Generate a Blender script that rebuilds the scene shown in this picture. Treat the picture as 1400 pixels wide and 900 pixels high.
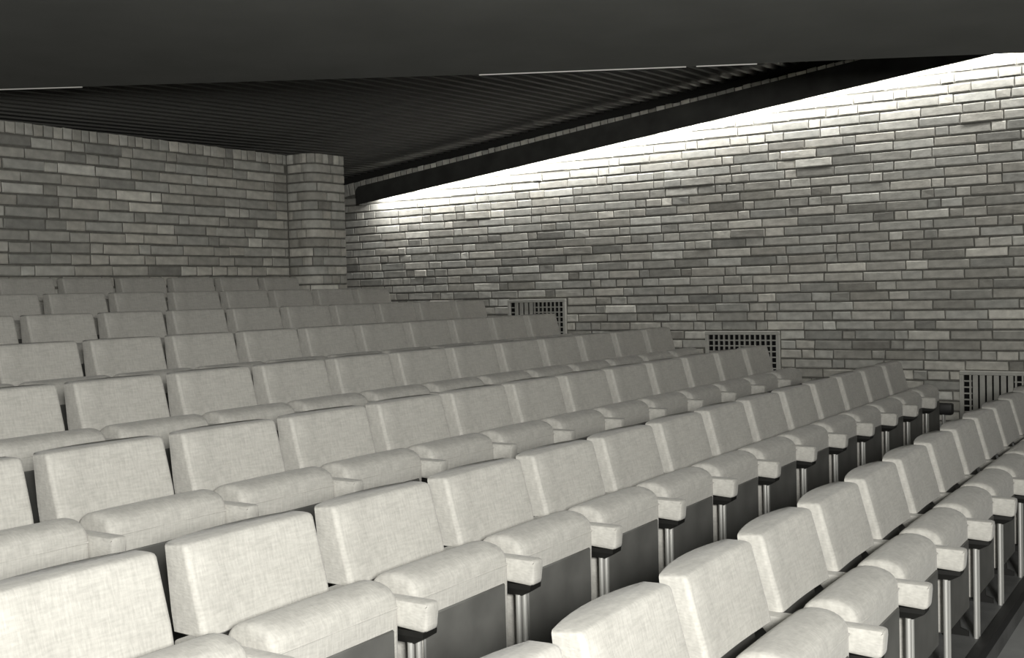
import bpy, bmesh, math, random
from mathutils import Vector, Matrix

scene = bpy.context.scene
for o in list(bpy.data.objects):
    bpy.data.objects.remove(o, do_unlink=True)
C = scene.collection
R = random.Random(7)

# ------------------------------------------------------------------ camera
ZC = 1.525                      # eye height above the front floor
YAW, PITCH, ROLL, FPX = map(float, (33.18953, -1.911183, -1.407307, 1524.862))
def cam_axes():
    y, p, r = map(math.radians, (YAW, PITCH, ROLL))
    f = Vector((math.cos(y)*math.cos(p), math.sin(y)*math.cos(p), math.sin(p)))
    rt = Vector((math.sin(y), -math.cos(y), 0))
    up = rt.cross(f)
    return f, rt*math.cos(r)+up*math.sin(r), -rt*math.sin(r)+up*math.cos(r)
CF, CR, CU = cam_axes()
cam_d = bpy.data.cameras.new('camera')
cam_d.sensor_fit = 'HORIZONTAL'; cam_d.sensor_width = 36.0
cam_d.lens = FPX*36.0/1400.0
cam_d.clip_start = 0.05; cam_d.clip_end = 100
cam = bpy.data.objects.new('camera', cam_d); C.objects.link(cam)
m = Matrix((CR, CU, -CF)).transposed().to_4x4(); m.translation = Vector((0, 0, ZC))
cam.matrix_world = m
scene.camera = cam
def pix(P):
    d = Vector(P)-Vector((0, 0, ZC)); w = d.dot(CF)
    if w < 0.05: return None
    return 700+FPX*d.dot(CR)/w, 450-FPX*d.dot(CU)/w

# ------------------------------------------------------------------ world, lights, exposure
world = bpy.data.worlds.new('world'); scene.world = world; world.use_nodes = True
world.node_tree.nodes['Background'].inputs[0].default_value = (0.02, 0.02, 0.02, 1)
world.node_tree.nodes['Background'].inputs[1].default_value = 0.3
vs = scene.view_settings
vs.view_transform = 'Standard'; vs.look = 'None'; vs.gamma = 1.0; vs.use_curve_mapping = False
vs.exposure = 0.0
def area(name, loc, target, sx, sy, watts, spread=180):
    l = bpy.data.lights.new(name, 'AREA'); l.shape = 'RECTANGLE'; l.size = sx; l.size_y = sy
    l.energy = watts; l.color = (1.0, 0.985, 0.94); l.spread = math.radians(spread)
    o = bpy.data.objects.new(name, l); C.objects.link(o); o.location = loc
    o.rotation_euler = (Vector(target)-Vector(loc)).to_track_quat('-Z', 'Y').to_euler()
    return o
# the photographer's flash, held up a little behind the camera
area('flash_lamp', (-0.45, -1.0, ZC+0.40), (5.2, 3.6, ZC-0.1), 0.6, 0.6, 308)

# ------------------------------------------------------------------ helpers
def obj(name, me, mat=None, parent=None):
    o = bpy.data.objects.new(name, me); C.objects.link(o)
    if mat is not None and len(me.materials) == 0: me.materials.append(mat)
    if parent is not None: o.parent = parent
    return o
def empty(name, loc):
    o = bpy.data.objects.new(name, None); C.objects.link(o); o.location = loc
    o.empty_display_size = 0.1
    return o
def mesh_py(name, v, f, smooth=False):
    me = bpy.data.meshes.new(name); me.from_pydata(v, [], f); me.update()
    bm = bmesh.new(); bm.from_mesh(me); bmesh.ops.recalc_face_normals(bm, faces=bm.faces)
    bm.to_mesh(me); bm.free()
    if smooth:
        for p in me.polygons: p.use_smooth = True
    return me
def sharp(me, deg=35):
    bm = bmesh.new(); bm.from_mesh(me)
    for f in bm.faces: f.smooth = True
    for e in bm.edges:
        e.smooth = not (len(e.link_faces) == 2 and e.calc_face_angle(0) > math.radians(deg))
    bm.to_mesh(me); bm.free(); return me
def box_me(name, x0, x1, y0, y1, z0, z1, bev=0.0, seg=2):
    bm = bmesh.new()
    r = bmesh.ops.create_cube(bm, size=1)
    for v in bm.verts:
        v.co = Vector(((x0+x1)/2+v.co.x*(x1-x0), (y0+y1)/2+v.co.y*(y1-y0), (z0+z1)/2+v.co.z*(z1-z0)))
    if bev > 0:
        bmesh.ops.bevel(bm, geom=list(bm.edges), offset=bev, segments=seg, affect='EDGES', profile=0.5)
    me = bpy.data.meshes.new(name); bm.to_mesh(me); bm.free()
    return sharp(me, 40) if bev > 0 else me
def prism(name, poly, axis, a, b):
    """polygon extruded along an axis; poly are the two other coords in order"""
    v = []
    for t in (a, b):
        for (p, q) in poly:
            v.append({'x': (t, p, q), 'y': (p, t, q), 'z': (p, q, t)}[axis])
    n = len(poly)
    f = [list(range(n)), list(range(n, 2*n))]+[[i, (i+1) % n, n+(i+1) % n, n+i] for i in range(n)]
    return mesh_py(name, v, f)
def tube_me(name, p0, p1, r, n=10):
    p0, p1 = Vector(p0), Vector(p1); d = (p1-p0).normalized()
    a = d.orthogonal().normalized(); b = d.cross(a)
    v = []
    for p in (p0, p1):
        for i in range(n):
            t = 2*math.pi*i/n; v.append(p+a*r*math.cos(t)+b*r*math.sin(t))
    f = [list(range(n)), list(range(n, 2*n))]+[[i, (i+1) % n, n+(i+1) % n, n+i] for i in range(n)]
    return sharp(mesh_py(name, v, f), 50)

# ------------------------------------------------------------------ materials
def mat(name, col, rough=0.7, metal=0.0, noise=0.0, nscale=8.0, bump=0.0, bscale=60.0, tone=None, spec=0.3):
    M = bpy.data.materials.new(name); M.use_nodes = True
    nt = M.node_tree; nd = nt.nodes; ln = nt.links
    b = nd['Principled BSDF']
    b.inputs['Roughness'].default_value = rough; b.inputs['Metallic'].default_value = metal
    b.inputs['Specular IOR Level'].default_value = spec
    tc = nd.new('ShaderNodeTexCoord')
    base = nd.new('ShaderNodeRGB'); base.outputs[0].default_value = (*col, 1)
    out = base.outputs[0]
    if noise > 0:
        n = nd.new('ShaderNodeTexNoise'); n.inputs['Scale'].default_value = nscale; n.inputs['Detail'].default_value = 6
        ln.new(tc.outputs['Object'], n.inputs['Vector'])
        mr = nd.new('ShaderNodeMapRange'); mr.inputs[1].default_value = 0.3; mr.inputs[2].default_value = 0.7
        mr.inputs[3].default_value = 1-noise; mr.inputs[4].default_value = 1+noise
        ln.new(n.outputs[0], mr.inputs[0])
        mx = nd.new('ShaderNodeVectorMath'); mx.operation = 'SCALE'
        ln.new(out, mx.inputs[0]); ln.new(mr.outputs[0], mx.inputs['Scale']); out = mx.outputs[0]
    if tone:
        if tone == 'object':
            oi = nd.new('ShaderNodeObjectInfo'); src = oi.outputs['Color']
        else:
            at = nd.new('ShaderNodeAttribute'); at.attribute_name = tone; src = at.outputs['Color']
        mm = nd.new('ShaderNodeVectorMath'); mm.operation = 'MULTIPLY'
        ln.new(out, mm.inputs[0]); ln.new(src, mm.inputs[1]); out = mm.outputs[0]
    ln.new(out, b.inputs['Base Color'])
    if bump > 0:
        n2 = nd.new('ShaderNodeTexNoise'); n2.inputs['Scale'].default_value = bscale; n2.inputs['Detail'].default_value = 4
        ln.new(tc.outputs['Object'], n2.inputs['Vector'])
        bp = nd.new('ShaderNodeBump'); bp.inputs['Strength'].default_value = bump; bp.inputs['Distance'].default_value = 0.004
        ln.new(n2.outputs[0], bp.inputs['Height']); ln.new(bp.outputs[0], b.inputs['Normal'])
    return M
def fabric(name, col):
    M = mat(name, col, rough=0.95, noise=0.07, nscale=14, spec=0.1)
    nt = M.node_tree; nd = nt.nodes; ln = nt.links; b = nd['Principled BSDF']
    b.inputs['Sheen Weight'].default_value = 0.15
    tc = nd.new('ShaderNodeTexCoord')
    hs = []
    for sc in ((25, 60, 160), (160, 60, 25)):
        mp = nd.new('ShaderNodeMapping'); mp.inputs['Scale'].default_value = sc
        n = nd.new('ShaderNodeTexNoise'); n.inputs['Scale'].default_value = 1.0; n.inputs['Detail'].default_value = 2
        ln.new(tc.outputs['Object'], mp.inputs['Vector']); ln.new(mp.outputs[0], n.inputs['Vector']); hs.append(n.outputs[0])
    a = nd.new('ShaderNodeMath'); a.operation = 'ADD'; ln.new(hs[0], a.inputs[0]); ln.new(hs[1], a.inputs[1])
    bp = nd.new('ShaderNodeBump'); bp.inputs['Strength'].default_value = 0.35; bp.inputs['Distance'].default_value = 0.003
    ln.new(a.outputs[0], bp.inputs['Height']); ln.new(bp.outputs[0], b.inputs['Normal'])
    src = b.inputs['Base Color'].links[0].from_socket
    mr = nd.new('ShaderNodeMapRange'); mr.inputs[1].default_value = 0.6; mr.inputs[2].default_value = 1.4
    mr.inputs[3].default_value = 0.86; mr.inputs[4].default_value = 1.14
    ln.new(a.outputs[0], mr.inputs[0])
    mx = nd.new('ShaderNodeVectorMath'); mx.operation = 'SCALE'; ln.new(src, mx.inputs[0]); ln.new(mr.outputs[0], mx.inputs['Scale'])
    ln.new(mx.outputs[0], b.inputs['Base Color'])
    return M
BRICK = (0.59, 0.58, 0.53)
M_brick = mat('brick_face', BRICK, rough=0.85, noise=0.16, nscale=16, bump=0.5, bscale=45, tone='object', spec=0.25)
M_brick_s = mat('brick_face_far', BRICK, rough=0.85, noise=0.16, nscale=16, bump=0.5, bscale=45, tone='tone', spec=0.25)
M_mortar = mat('mortar', (0.17, 0.167, 0.15), rough=0.95, noise=0.2, nscale=30, bump=0.4, bscale=80)
M_fabric = fabric('pale_woven_upholstery', (0.49, 0.48, 0.445))
M_board = mat('dark_seat_board', (0.12, 0.12, 0.113), rough=0.5, noise=0.15, nscale=10, spec=0.35)
M_black = mat('black_bracket', (0.012, 0.012, 0.011), rough=0.5)
M_steel = mat('satin_steel_tube', (0.66, 0.66, 0.63), rough=0.38, metal=0.6)
M_carpet = mat('dark_floor_sheet', (0.13, 0.132, 0.13), rough=0.55, noise=0.3, nscale=5, bump=0.15, bscale=120)
M_floor = mat('grey_front_floor', (0.30, 0.305, 0.30), rough=0.6, noise=0.18, nscale=4, bump=0.1, bscale=90)
M_nosing = mat('rubber_nosing', (0.02, 0.02, 0.02), rough=0.6)
M_ceil = mat('dark_ribbed_ceiling', (0.085, 0.085, 0.08), rough=0.7, noise=0.15, nscale=3)
M_deck = mat('ceiling_deck_black', (0.02, 0.02, 0.019), rough=0.8)
M_top_panel = mat('added_panel_grey', (0.20, 0.205, 0.195), rough=0.85, noise=0.08, nscale=2)
M_glint = mat('white_edge_glint', (0.85, 0.85, 0.80), rough=0.4)
M_pelmet = mat('black_pelmet_board', (0.06, 0.06, 0.056), rough=0.8, noise=0.2, nscale=5, spec=0.1)
M_white = mat('white_paint', (0.75, 0.74, 0.70), rough=0.7)
M_plain = mat('plain_plaster', (0.34, 0.335, 0.31), rough=0.9, noise=0.08, nscale=3)
M_dark = mat('dark_plaster', (0.03, 0.03, 0.028), rough=0.9)
M_vent = mat('pale_vent_metal', (0.50, 0.495, 0.455), rough=0.6, noise=0.08, nscale=20)
M_recess_shade = mat('recess_shade_black', (0.008, 0.008, 0.008), rough=0.9)
def structure(o): o['kind'] = 'structure'; return o

# ------------------------------------------------------------------ setting
W = 10.31           # right brick wall plane (x)
YB = 7.75           # back brick wall plane (y)
COURSE = 0.0895
XL, YF, YE = -4.2, -5.2, 9.75
ROWS = [  # y of the back's top edge, its height rel. to the eye, x of first seat, first k, last k
    ('front', 1.152, -0.715, 2.524, -2, 10),
    ('second', 2.114, -0.586, 1.785, -2, 12),
    ('third', 3.053, -0.460, 2.060, -2, 11),
    ('fourth', 3.981, -0.327, 2.823, -2, 10),
    ('fifth', 4.919, -0.195, 3.593, -2, 8),
    ('sixth', 5.837, -0.067, 3.843, -1, 8),
    ('seventh', 6.715, 0.063, 4.589, -1, 6),
    ('eighth', 7.520, 0.188, 5.262, -1, 4),
]
P = 0.5225
BACK_H = 0.68
# stepped floor, one solid profile
prof = [(YF, 0.0)]
for (_, y, z, *_r) in ROWS:
    fz = z+ZC-BACK_H; e = y-0.325
    prof += [(e, prof[-1][1]), (e, fz)]
prof += [(YE, prof[-1][1])]
vv, ff, fm = [], [], []
for (y, z) in prof:
    vv += [(XL, y, z), (W+0.25, y, z)]
for i in range(len(prof)-1):
    ff.append([2*i, 2*i+1, 2*i+3, 2*i+2]); fm.append(0 if i == 0 else 1)
n0 = len(vv)
vv += [(XL, YF, -0.3), (W+0.25, YF, -0.3), (XL, YE, -0.3), (W+0.25, YE, -0.3)]
ff += [[n0, n0+1, 1, 0], [n0, n0+2, n0+3, n0+1], [n0+2, 2*(len(prof)-1), 2*(len(prof)-1)+1, n0+3],
       [n0]+[2*i for i in range(len(prof))]+[n0+2], [n0+1]+[2*i+1 for i in range(len(prof))]+[n0+3]]
fm += [1]*5
me = mesh_py('floor', vv, ff)
me.materials.append(M_floor); me.materials.append(M_carpet)
for p in me.polygons:
    p.material_index = 0 if (p.center.y < 0.8 and abs(p.normal.z) > 0.9 and p.center.z > -0.1) else 1
structure(obj('floor', me))
for i, (_, y, z, *_r) in enumerate(ROWS):
    fz = z+ZC-BACK_H; e = y-0.325
    structure(obj('trim_%d' % (i+1), box_me('nosing', XL+0.01, W-0.01, e-0.012, e+0.03, fz-0.045, fz+0.004, 0.003, 1), M_nosing))

# walls behind the bricks (mortar bed), brick faces stand proud of it
def soldier_top(y): return 2.3916-0.1141*y+ZC
def soldier_bot(y): return soldier_top(y)-0.16
wall_r = structure(obj('wall_right', prism('wall_right', [(YF, 0), (YE, 0), (YE, soldier_top(YE)-0.012), (YF, soldier_top(YF)-0.012)], 'x', W, W+0.24), M_mortar))
BTOP = 1.379+ZC
wall_b = structure(obj('wall_back', box_me('wall_back', XL, 7.95, YB, YB+0.24, 0.9, BTOP-0.01), M_mortar))
structure(obj('wall_left', box_me('wall_left', XL-0.2, XL, YF, YE, -0.3, 4.9), M_plain))
structure(obj('wall_front', box_me('wall_front', XL-0.2, W+0.25, YF-0.2, YF, -0.3, 4.9), M_plain))
structure(obj('wall_passage', box_me('wall_passage', XL, W+0.25, YE, YE+0.2, -0.3, 4.9), M_dark))
structure(obj('wall_upper', prism('wall_upper', [(YF, soldier_top(YF)), (YE, soldier_top(YE)), (YE, 4.9), (YF, 4.9)], 'x', W+0.12, W+0.25), M_dark))

def tone_val(rr):
    t = rr.gauss(0.86, 0.13)
    if rr.random() < 0.08: t += 0.32
    if rr.random() < 0.07: t -= 0.2
    t = max(0.5, min(1.45, t)); w = rr.uniform(-0.015, 0.015)
    return (t*(1+w), t, t*(1-w), 1)
def brick_shape(L, h, proud, rr, depth=0.03, ch=0.007):
    """front at local -n; returns 12 verts in (along, out, up) and 9 faces"""
    j = lambda: rr.uniform(-0.0036, 0.0036)
    v = []
    for (inset, out) in ((0, -depth), (0, proud-ch), (ch, proud)):
        for (a, u) in ((-1, -1), (1, -1), (1, 1), (-1, 1)):
            v.append((a*(L/2-inset)+(j() if out > 0 else 0), out+(j()*0.5 if inset else 0), u*(h/2-inset)+(j() if out > 0 else 0)))
    f = [[8, 9, 10, 11]]
    for k in (0, 4):
        f += [[k+i, k+(i+1) % 4, k+4+(i+1) % 4, k+4+i] for i in range(4)]
    return v, f
def lay_courses(s0, s1, z0, z1, phase, rr):
    """brick rectangles (s,z,L,h) of a loose bond between two ends"""
    out = []; gap = 0.009
    n0 = math.floor((z0-phase)/COURSE); n1 = math.ceil((z1-phase)/COURSE)
    for n in range(n0, n1):
        zc = phase+(n+0.5)*COURSE
        s = s0-rr.uniform(0, 0.3); last = None
        while s < s1:
            c = rr.random()
            if last == 'h' and c > 0.5: c = c*0.5
            if c < 0.42: L, last = 0.352, 's'
            elif c < 0.70: L, last = 0.182, 'q'
            else: L, last = 0.118, 'h'
            L += rr.uniform(-0.006, 0.006)
            a, b = max(s, s0), min(s+L, s1)
            if b-a > 0.04: out.append([(a+b)/2, zc, b-a-gap, COURSE-0.0155])
            s += L
    return out
SHARED = {}
def brick_objects(rects, place, parent, mtl, rr, shared_key):
    """place(s,z) -> matrix; mesh data shared between alike lengths"""
    for (s, z, L, h) in rects:
        q = round(L/0.006); var = rr.randrange(3); pr = 0.008 if rr.random() > 0.03 else 0.015
        key = (shared_key, q, round(h, 3), var, pr)
        if key not in SHARED:
            v, f = brick_shape(q*0.006, h, pr, rr)
            SHARED[key] = mesh_py('brick', v, f); SHARED[key].materials.append(mtl)
        o = bpy.data.objects.new('brick', SHARED[key]); C.objects.link(o)
        o.parent = parent; o.matrix_local = place(s, z); o.color = tone_val(rr)
def brick_stuff(name, rects, place, parent, mtl, rr):
    V, F, T = [], [], []
    for (s, z, L, h) in rects:
        v, f = brick_shape(L, h, 0.008 if rr.random() > 0.03 else 0.015, rr); M = place(s, z); n = len(V)
        V += [M @ Vector(p) for p in v]; F += [[i+n for i in q] for q in f]; T += [tone_val(rr)]*len(f)
    me = bpy.data.meshes.new(name); me.from_pydata(V, [], F); me.update()
    bm = bmesh.new(); bm.from_mesh(me); bmesh.ops.recalc_face_normals(bm, faces=bm.faces); bm.to_mesh(me); bm.free()
    at = me.color_attributes.new('tone', 'FLOAT_COLOR', 'CORNER')
    for p in me.polygons:
        for li in p.loop_indices: at.data[li].color = T[p.index]
    me.materials.append(mtl)
    o = obj(name, me, None, parent); o['kind'] = 'stuff'; return o

# right wall bricks: frame is (along = +y, out = -x, up = z)
def place_r(s, z): return Matrix(((0, -1, 0, W), (1, 0, 0, s), (0, 0, 1, z), (0, 0, 0, 1)))
VENTS = [(6.034, 6.77, -0.087), (3.682, 4.439, -0.4385), (1.31, 2.06, -0.787)]
VENT_H = 0.50
rects = []
rr = random.Random(11)
for r in lay_courses(-1.6, YE-0.02, 0.12, soldier_top(-1.6), 0.6447+ZC-20*COURSE, rr):
    s, z, L, h = r
    top = soldier_bot(s)
    if z-h/2 > top-0.03: continue
    if z+h/2 > top: r = [s, (z-h/2+top)/2, L, top-(z-h/2)]; s, z, L, h = r
    pieces = [r]
    for (a, b, zt) in VENTS:
        zt += ZC; new = []
        for (s, z, L, h) in pieces:
            if z+h/2 < zt-VENT_H+0.002 or z-h/2 > zt-0.01 or s+L/2 < a+0.005 or s-L/2 > b-0.005: new.append([s, z, L, h]); continue
            if s-L/2 < a-0.03: new.append([(s-L/2+a-0.004)/2, z, a-0.004-(s-L/2), h])
            if s+L/2 > b+0.03: new.append([(s+L/2+b+0.004)/2, z, s+L/2-b-0.004, h])
        pieces = new
    rects += pieces
def shown(r, place, zmin):
    s, z, L, h = r
    if z < zmin: return 0
    M = place(s, z); q = [pix(M @ Vector((a*L/2, 0.01, u*h/2))) for a, u in ((-1, -1), (1, -1), (1, 1), (-1, 1))]
    if any(p is None or not (0 < p[0] < 1400 and 0 < p[1] < 900) for p in q): return 0
    return abs(sum(q[i][0]*q[(i+1) % 4][1]-q[(i+1) % 4][0]*q[i][1] for i in range(4)))/2
def hidden_by_seats(s): return 0.62+max(0, s-1.5)*0.14+0.25
rects.sort(key=lambda r: -shown(r, place_r, hidden_by_seats(r[0])))
brick_objects(rects[:300], place_r, wall_r, M_brick, rr, 'r')
brick_stuff('brickwork', rects[300:], place_r, wall_r, M_brick_s, rr)
# raking soldier course along the top of the right wall
sold = []
y = -1.5
ang = math.atan(-0.1141)
def place_rs(s, z):
    return Matrix(((0, -1, 0, W), (math.cos(ang), 0, -math.sin(ang), s), (math.sin(ang), 0, math.cos(ang), z), (0, 0, 0, 1)))
while y < YE-0.05:
    w = rr.choice((0.085, 0.085, 0.1)); sold.append([y+w/2, soldier_top(y+w/2)-0.075, w-0.011, 0.148+rr.uniform(-0.008, 0.008)]); y += w
brick_stuff('coping_bricks', sold, place_rs, wall_r, M_brick_s, rr)

# back wall bricks: along = +x, out = -y
def place_b(s, z): return Matrix(((1, 0, 0, s), (0, -1, 0, YB), (0, 0, 1, z), (0, 0, 0, 1)))
rects = lay_courses(-1.5, 7.915, 1.55, 1.283+ZC-0.02, 1.281+ZC-14*COURSE, rr)
x = -1.5
while x < 7.90:
    w = rr.choice((0.075, 0.085, 0.105, 0.085)); w = min(w, 7.915-x)
    if w > 0.03: rects.append([x+w/2, 1.332+ZC+rr.uniform(-0.003, 0.003), w-0.010, 0.088])
    x += w
rects.sort(key=lambda r: -shown(r, place_b, 1.62))
nb = sum(1 for r in rects if shown(r, place_b, 1.62) > 0)
nb = min(nb, 300)
brick_objects(rects[:nb], place_b, wall_b, M_brick, rr, 'b')
brick_stuff('brickwork', rects[nb:], place_b, wall_b, M_brick_s, rr)

# pier at the end of the back wall with a rounded corner
PX0, PX1, PYF, PR = 7.92, 8.38, 7.42, 0.13
def pier_path(s, off=0.0):
    """point and outward normal along the pier's face; s in metres from the back wall"""
    a = YB-PYF-PR; q = math.pi/2*PR; b = PX1-PX0-PR
    if s < a: p, n = (PX0, YB-s), (-1, 0)
    elif s < a+q:
        t = (s-a)/PR; p = (PX0+PR-PR*math.cos(t), PYF+PR-PR*math.sin(t)); n = (-math.cos(t), -math.sin(t))
    elif s < a+q+b: p, n = (PX0+PR+(s-a-q), PYF), (0, -1)
    else: p, n = (PX1, PYF+(s-a-q-b)), (1, 0)
    return p[0]+n[0]*off, p[1]+n[1]*off
PL1 = (YB-PYF-PR)+math.pi/2*PR+(PX1-PX0-PR); PL2 = PL1+0.45
core = [pier_path(PL1*i/24, -0.012) for i in range(25)]+[(PX1-0.012, PYF+0.012), (PX1-0.012, YB+0.25), (PX0-0.0, YB+0.25)]
wall_p = structure(obj('wall_pier', prism('wall_pier', core, 'z', 0.9, BTOP-0.012), M_mortar))
def pier_brick(s0, s1, z, h, rr):
    n = max(2, int((s1-s0)/0.03)); V, F = [], []
    for i in range(n+1):
        s = s0+(s1-s0)*i/n; e = 0.006 if i in (0, n) else 0
        for (off, u) in ((-0.02, -1), (0.0-e, -1), (0.004-e, -0.86), (0.004-e, 0.86), (0.0-e, 1), (-0.02, 1)):
            x, y = pier_path(s, off); V.append((x, y, z+u*h/2))
    for i in range(n):
        for k in range(5): F.append([6*i+k, 6*i+k+1, 6*i+6+k+1, 6*i+6+k])
    F += [list(range(6)), list(range(6*n, 6*n+6))]
    o = obj('brick', mesh_py('brick', V, F), M_brick, wall_p); o.color = tone_val(rr)
for n in range(15):
    z = 1.281+ZC-(n+0.5)*COURSE
    for (a, b) in ((0.0, PL1), (PL1+0.001, PL2)):
        s = a-rr.uniform(0, 0.2) if a == 0 else a
        while s < b-0.02:
            L = rr.choice((0.352, 0.352, 0.182, 0.118)); s1 = min(s+L, b)
            if b-s1 < 0.05: s1 = b
            if s1-max(s, a) > 0.03: pier_brick(max(s, a)+0.006, s1-(0.006 if s1 < b else 0.0), z, COURSE-0.0155, rr)
            s = s1
s = 0.0
while s < PL2-0.02:
    e = PL1 if s < PL1-0.001 else PL2
    s1 = min(s+rr.choice((0.075, 0.085, 0.1)), e)
    if e-s1 < 0.03: s1 = e
    pier_brick(s+0.005, s1-(0.005 if s1 < e else 0), 1.332+ZC, 0.088, rr); s = s1

# ribbed ceiling falling towards the back
CS = 0.1141
def ceil_z(x, y): return 2.3916-0.1141*y+ZC+0.09+0.03*(x-W)
CX0, CX1, CY0, CY1 = XL, W+0.12, -1.0, YE
def slab(name, x0, x1, y0, y1, dz0, dz1):
    v = [(x, y, ceil_z(x, y)+d) for d in (dz0, dz1) for (x, y) in ((x0, y0), (x1, y0), (x1, y1), (x0, y1))]
    return mesh_py(name, v, [[0, 1, 2, 3], [4, 5, 6, 7], [0, 1, 5, 4], [1, 2, 6, 5], [2, 3, 7, 6], [3, 0, 4, 7]])
ceiling = structure(obj('ceiling', slab('ceiling', XL, W+0.12, YF, YE, 0.05, 0.2), M_deck))
RIBP = 0.105
nrib = int((YE-0.05-1.8)/RIBP)
rib = None
for i in range(nrib):
    yy = 1.8+i*RIBP; x0, x1 = 3.2, W+0.1
    if rib is None:
        v = [(x, yo, z+0.03*(x-W)) for x in (x0, x1) for (yo, z) in ((0, 0.055), (0.012, 0), (0.048, -0.004), (0.06, 0.055))]
        rib = mesh_py('ceiling_rib', v, [[0, 1, 2, 3], [4, 5, 6, 7], [0, 1, 5, 4], [1, 2, 6, 5], [2, 3, 7, 6], [3, 0, 4, 7]])
        rib.materials.append(M_ceil)
    o = bpy.data.objects.new('ceiling_rib', rib); C.objects.link(o); o.parent = ceiling
    o.location = (0, yy, ceil_z(W, yy))

# added dark panel filling the frame's top band; white rods imitate its edge glint
CZ = 1.36+ZC
def on_z(px, py, z):
    d = CF+CR*((px-700)/FPX)+CU*((450-py)/FPX); t = (z-ZC)/d.z; return Vector((0, 0, ZC))+d*t
e0, e1 = on_z(0, 122, CZ), on_z(1400, 72, CZ)
em = on_z(700, 100.5, CZ)
edge_d = (e1-e0).normalized()
ea = e0-edge_d*0.6; eb = e1+edge_d*0.9
front = [(eb.x, eb.y-1.5), (XL+0.05, eb.y-1.5), (XL+0.05, ea.y)]
top_panel = structure(obj('added_top_panel', prism('added_top_panel', [(ea.x, ea.y), (e0.x, e0.y), (em.x, em.y), (e1.x, e1.y), (eb.x, eb.y)]+front, 'z', CZ, CZ+0.035), M_top_panel))
def edge_pt(px):
    if px < 700: return on_z(px, 122+(100.5-122)*px/700, CZ)
    return on_z(px, 100.5+(72-100.5)*(px-700)/700, CZ)
for i, (a, b) in enumerate(((-30, 112), (655, 938), (952, 1035))):  # broken lengths of white rod, a glint put into shape and colour
    p, q = edge_pt(a), edge_pt(b); out = Vector((edge_d.y, -edge_d.x, 0)); out = -out if out.dot(Vector((1, 1, 0))) < 0 else out
    structure(obj('trim_%d' % (i+9), tube_me('edge_glint', p+out*0.004+Vector((0, 0, 0.002)), q+out*0.004+Vector((0, 0, 0.002)), 0.008, 8), M_glint))

# black pelmet board hung in front of the wall top, lamps hidden behind it
PXF = W-0.18
def pel_top(y): return 2.3343-0.1191*y+ZC
def pel_bot(y): return 2.0995-0.1163*y+ZC
Y0p, Y1p = -1.4, 8.79
pel = empty('light_pelmet', (W, 4.0, pel_bot(4.0)))
pel['kind'] = 'structure'
def pel_part(name, me, mtl):
    for v in me.vertices: v.co -= pel.location
    return obj(name, me, mtl, pel)
pel_part('front_board', prism('front_board', [(Y0p, pel_bot(Y0p)), (Y1p, pel_bot(Y1p)), (Y1p, pel_top(Y1p)-0.03), (Y1p-0.03, pel_top(Y1p-0.03)), (Y0p, pel_top(Y0p))], 'x', PXF, PXF+0.02), M_pelmet)
pel_part('top_board', prism('top_board', [(Y0p, pel_top(Y0p)-0.02), (Y1p-0.03, pel_top(Y1p-0.03)-0.02), (Y1p-0.03, pel_top(Y1p-0.03)), (Y0p, pel_top(Y0p))], 'x', PXF+0.02, W-0.145), M_pelmet)
pel_part('end_board', prism('end_board', [(Y1p-0.02, pel_bot(Y1p)), (Y1p, pel_bot(Y1p)), (Y1p, pel_top(Y1p)-0.03), (Y1p-0.02, pel_top(Y1p)-0.03)], 'x', PXF+0.02, W-0.011), M_pelmet)
NL = 7
for i in range(NL):
    a = -1.2+(8.55+1.2)*i/NL; b = -1.2+(8.55+1.2)*(i+1)/NL; ym = (a+b)/2
    lz = pel_bot(ym)+0.085
    l = bpy.data.lights.new('pelmet_lamp', 'AREA'); l.shape = 'RECTANGLE'; l.size = 0.04; l.size_y = (b-a)*0.99
    l.energy = 10.5*(b-a); l.color = (1.0, 0.985, 0.95)
    o = bpy.data.objects.new('pelmet_lamp', l); C.objects.link(o); o.location = (PXF+0.06, ym, lz)
    zax = -(Vector((W, ym, lz-0.20))-o.location).normalized()     # light shines along -z
    yax = Vector((0, 1, -0.1163)).normalized(); xax = yax.cross(zax).normalized(); zax = xax.cross(yax)
    mm = Matrix((xax, yax, zax)).transposed().to_4x4(); mm.translation = o.location; o.matrix_world = mm

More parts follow.
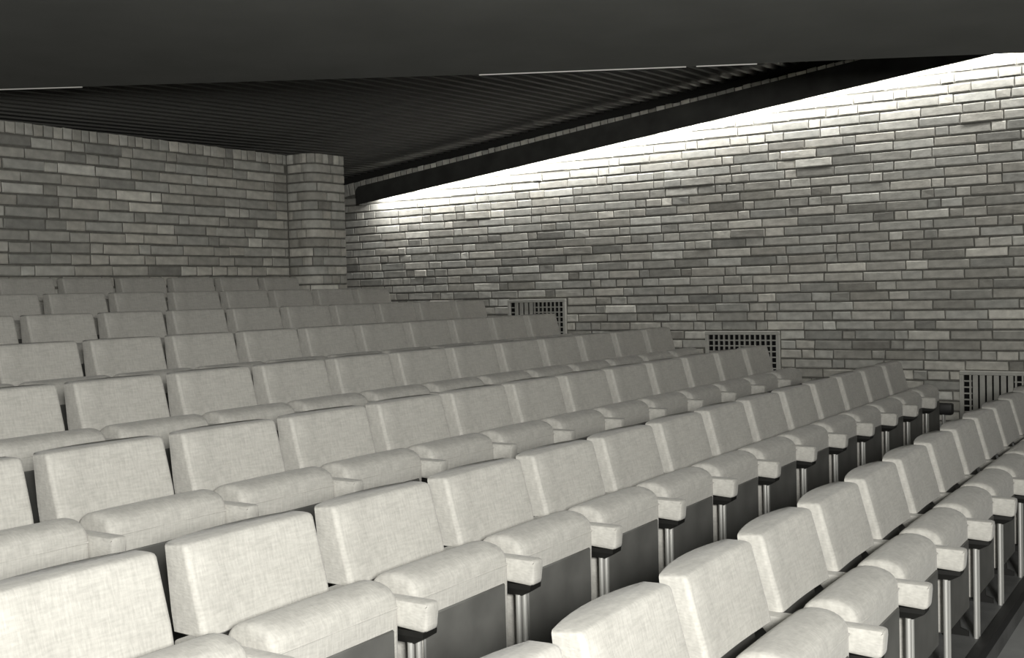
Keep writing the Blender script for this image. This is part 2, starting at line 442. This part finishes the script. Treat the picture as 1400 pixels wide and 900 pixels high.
# ------------------------------------------------------------------ theatre seats
ARM_X = -0.018
def pad_mesh():
    """upholstered back: flat front with rounded corners, convex rear, thicker at the foot"""
    x0, x1 = -0.006, 0.440; xc = (x0+x1)/2; hw = (x1-x0)/2
    def ring(z, yf, th, bulge, inset):
        r = 0.015; pts = []
        w = hw-inset; a = yf+inset; b = yf+th-inset*0.6
        for i in range(5):                                   # front left corner
            t = math.pi/2*i/4; pts.append((-w+r-r*math.cos(t), a+r-r*math.sin(t)))
        for i in range(1, 6):                                # front face, a little hollow
            u = i/6; pts.append((-w+r+(2*w-2*r)*u, a+0.006*math.sin(math.pi*u)))
        for i in range(5):
            t = math.pi/2*i/4; pts.append((w-r+r*math.sin(t), a+r-r*math.cos(t)))
        for i in range(9):
            u = i/8; pts.append((w-0.004-(2*w-0.008)*u, b+bulge*math.sin(math.pi*u)**0.8))
        return [(xc+p, q, z) for p, q in pts]
    zt, zb = BACK_H, 0.456
    spec = [(0, 0.004)]
    rings = []
    def at(t):  # t 0 foot, 1 top
        return -0.062*(1-t), 0.116-0.040*t, 0.010+0.020*t
    for t, ins in ((0.0, 0.012), (0.03, 0.002), (0.25, 0), (0.5, 0), (0.75, 0), (0.95, 0.0), (0.98, 0.002), (0.994, 0.006), (1.0, 0.012)):
        yf, th, bu = at(t); rings.append(ring(zb+(zt-zb)*t+(0.0 if t < 1 else 0.001), yf, th, bu, ins))
    n = len(rings[0]); V = [p for r in rings for p in r]
    F = [[k*n+i, k*n+(i+1) % n, (k+1)*n+(i+1) % n, (k+1)*n+i] for k in range(len(rings)-1) for i in range(n)]
    F += [list(range(n)), list(range((len(rings)-1)*n, len(rings)*n))]
    return sharp(mesh_py('back_pad', V, F), 48)
def cushion_mesh():
    """tipped-up seat: rounded front lip on top, flat underside to the front"""
    x0, x1 = 0.016, 0.471
    sec = []
    yc = -0.183
    sec.append((-0.258, 0.14)); sec.append((-0.262, 0.30)); sec.append((-0.264, 0.40)); sec.append((-0.264, 0.448))
    for i in range(1, 12):
        t = math.pi*i/12; sec.append((yc-0.080*math.cos(t), 0.455+0.056*math.sin(t)**0.85))
    sec += [(-0.103, 0.44), (-0.105, 0.34), (-0.125, 0.24), (-0.18, 0.135)]
    cy, cz = -0.184, 0.33
    V = []; n = len(sec)
    prof_x = [(0.0, 0.018), (0.002, 0.009), (0.007, 0.003), (0.016, 0.0), (0.05, -0.001)]
    xs = [(x0+a, d) for a, d in prof_x]+[((x0+x1)/2, -0.002)]+[(x1-a, d) for a, d in reversed(prof_x)]
    for x, d in xs:
        for (y, z) in sec:
            ky = 1-d/0.085; kz = 1-d/0.18 if z > cz else 1-d/0.2
            V.append((x, cy+(y-cy)*ky, cz+(z-cz)*kz))
    F = [[k*n+i, k*n+(i+1) % n, (k+1)*n+(i+1) % n, (k+1)*n+i] for k in range(len(xs)-1) for i in range(n)]
    F += [list(range(n)), list(range((len(xs)-1)*n, len(xs)*n))]
    return sharp(mesh_py('seat_cushion', V, F), 40)
def arm_mesh():
    bm = bmesh.new()
    pr = [(-0.347, 0.463), (-0.352, 0.452), (-0.346, 0.392), (-0.335, 0.384), (-0.03, 0.400), (0.005, 0.440), (0.005, 0.463)]
    me = prism('armrest', pr, 'x', ARM_X-0.027, ARM_X+0.027)
    bm.from_mesh(me); bmesh.ops.bevel(bm, geom=list(bm.edges), offset=0.009, segments=2, affect='EDGES', profile=0.5)
    bm.to_mesh(me); bm.free(); return sharp(me, 40)
def bracket_mesh():
    v = []
    for (x0, x1, y0, y1, z) in ((ARM_X-0.030, ARM_X+0.030, -0.338, -0.11, 0.386), (ARM_X-0.030, ARM_X+0.030, -0.336, -0.11, 0.372), (ARM_X-0.020, ARM_X+0.020, -0.300, -0.14, 0.350)):
        v += [(x0, y0, z), (x1, y0, z), (x1, y1, z), (x0, y1, z)]
    f = [[0, 1, 2, 3], [8, 9, 10, 11]]
    for k in (0, 4): f += [[k+i, k+(i+1) % 4, k+4+(i+1) % 4, k+4+i] for i in range(4)]
    return mesh_py('bracket', v, f)
ME = {
    'back_pad': (pad_mesh(), M_fabric),
    'back_board': (prism('back_board', [(-0.058, 0.24), (-0.046, 0.24), (0.028, 0.55), (0.016, 0.55)], 'x', 0.02, 0.414), M_board),
    'seat_cushion': (cushion_mesh(), M_fabric),
    'piping': (tube_me('piping', (0.024, -0.2630, 0.447), (0.463, -0.2630, 0.447), 0.0035, 8), M_fabric),
    'underside_panel': (box_me('underside_panel', 0.046, 0.443, -0.270, -0.250, 0.128, 0.395, 0.004, 1), M_board),
    'armrest': (arm_mesh(), M_fabric),
    'bracket': (bracket_mesh(), M_black),
    'end_fitting': (box_me('end_fitting', ARM_X-0.03, ARM_X+0.04, -0.35, -0.10, 0.285, 0.372, 0.014, 2), M_black),
    'leg_a': (tube_me('leg', (ARM_X-0.0165, -0.285, 0.0), (ARM_X-0.0165, -0.285, 0.352), 0.0095, 12), M_steel),
    'leg_b': (tube_me('leg', (ARM_X+0.0165, -0.285, 0.0), (ARM_X+0.0165, -0.285, 0.352), 0.0095, 12), M_steel),
    'side_frame': (prism('side_frame', [(-0.255, 0.0), (-0.02, 0.0), (-0.02, 0.02), (-0.17, 0.05), (-0.11, 0.385), (-0.19, 0.385), (-0.225, 0.03), (-0.255, 0.02)], 'x', ARM_X-0.008, ARM_X+0.002), M_black),
}
for k, (me, mt) in ME.items(): me.materials.append(mt)
ORD = ['nearest', 'second', 'third', 'fourth', 'fifth', 'sixth', 'seventh', 'eighth', 'ninth', 'tenth', 'eleventh', 'twelfth', 'thirteenth', 'fourteenth', 'fifteenth', 'sixteenth']
def seat(loc, label, last):
    t = empty('theatre_seat', loc); t['label'] = label; t['category'] = 'seat'
    t['group'] = 'tip-up seats in the raked rows'
    def put(key, name, parent, dx=0.0):
        o = bpy.data.objects.new(name, ME[key][0]); C.objects.link(o); o.parent = parent; o.location.x = dx; return o
    put('back_pad', 'back_pad', t); put('back_board', 'back_board', t)
    c = put('seat_cushion', 'seat_cushion', t); put('piping', 'piping', c); put('underside_panel', 'underside_panel', c)
    for dx in ((0.0, P) if last else (0.0,)):
        if dx: put('end_fitting', 'end_fitting', t, dx)
        else: put('armrest', 'armrest', t); put('bracket', 'bracket', t)
        put('leg_a', 'leg', t, dx); put('leg_b', 'leg', t, dx); put('side_frame', 'side_frame', t, dx)
    return t
for ri, (nm, y, z, x0, ka, kb) in enumerate(ROWS):
    back = len(ROWS)-1-ri
    rowname = 'row against the brick back wall' if back == 0 else ('front row of tip-up seats' if ri == 0 else '%s row from the back wall' % ORD[back])
    for k in range(ka, kb+1):
        d = kb-k
        which = 'end seat' if d == 0 else '%s seat' % ORD[d]
        lab = 'pale woven tip-up seat, %s from side brick wall aisle, %s' % (ORD[d] if d else 'first', rowname)
        seat((x0+k*P, y, z+ZC-BACK_H), lab, k == kb)

# ------------------------------------------------------------------ wall vents
def vent(a, b, zt, label, slat_spans):
    zt += ZC; z0 = zt-VENT_H
    t = empty('wall_vent', (W, (a+b)/2, z0)); t['label'] = label; t['category'] = 'vent'; t['group'] = 'grilles along the side wall'
    def add(name, x0, x1, y0, y1, za, zb, mt, bev=0.0):
        me = box_me(name, x0, x1, y0-(a+b)/2, y1-(a+b)/2, za-z0, zb-z0, bev, 1)
        return obj(name, me, mt, t)
    fw = 0.034
    add('recess_shade_sheet', -0.010, -0.002, a+0.01, b-0.01, z0+0.01, zt-0.01, M_recess_shade)  # flat black sheet, shade of the recess put into its colour
    for (y0, y1, za, zb) in ((a, b, zt-fw, zt), (a, b, z0, z0+fw), (a, a+fw, z0+fw, zt-fw), (b-fw, b, z0+fw, zt-fw)):
        add('frame_rail', -0.040, -0.004, y0, y1, za, zb, M_vent, 0.003)
    n = 13; pit = (b-a-2*fw)/n
    def in_slat(y): return any(s0 <= y <= s1 for s0, s1 in slat_spans)
    for i in range(1, n):
        yy = a+fw+i*pit
        if in_slat(yy): continue
        add('upright_bar', -0.030, -0.012, yy-0.007, yy+0.007, z0+fw, zt-fw, M_vent)
    spans = []; cur = a+fw
    for s0, s1 in sorted(slat_spans):
        spans.append((cur, s0)); cur = s1
    spans.append((cur, b-fw))
    rows_n = 8; ph = (VENT_H-2*fw)/rows_n
    for i in range(1, rows_n):
        zz = z0+fw+i*ph
        for (s0, s1) in spans:
            if s1-s0 > 0.02: add('cross_bar', -0.026, -0.014, s0, s1, zz-0.006, zz+0.006, M_vent)
    for s0, s1 in slat_spans:
        k = max(1, round((s1-s0)/0.058)); pw = (s1-s0)/k
        for i in range(k):
            yy = s0+(i+0.5)*pw
            add('slat', -0.034, -0.014, yy-0.021, yy+0.021, z0+fw, zt-fw, M_vent, 0.003)
vent(*VENTS[0], 'pale square-mesh wall vent near the brick pier, upright slats on one side', [(6.44, 6.69)])
vent(*VENTS[1], 'pale wall vent with square mesh only, between the two slatted vents', [])
vent(*VENTS[2], 'pale wall vent with a broad band of upright slats, furthest from the pier', [(1.62, 1.96)])
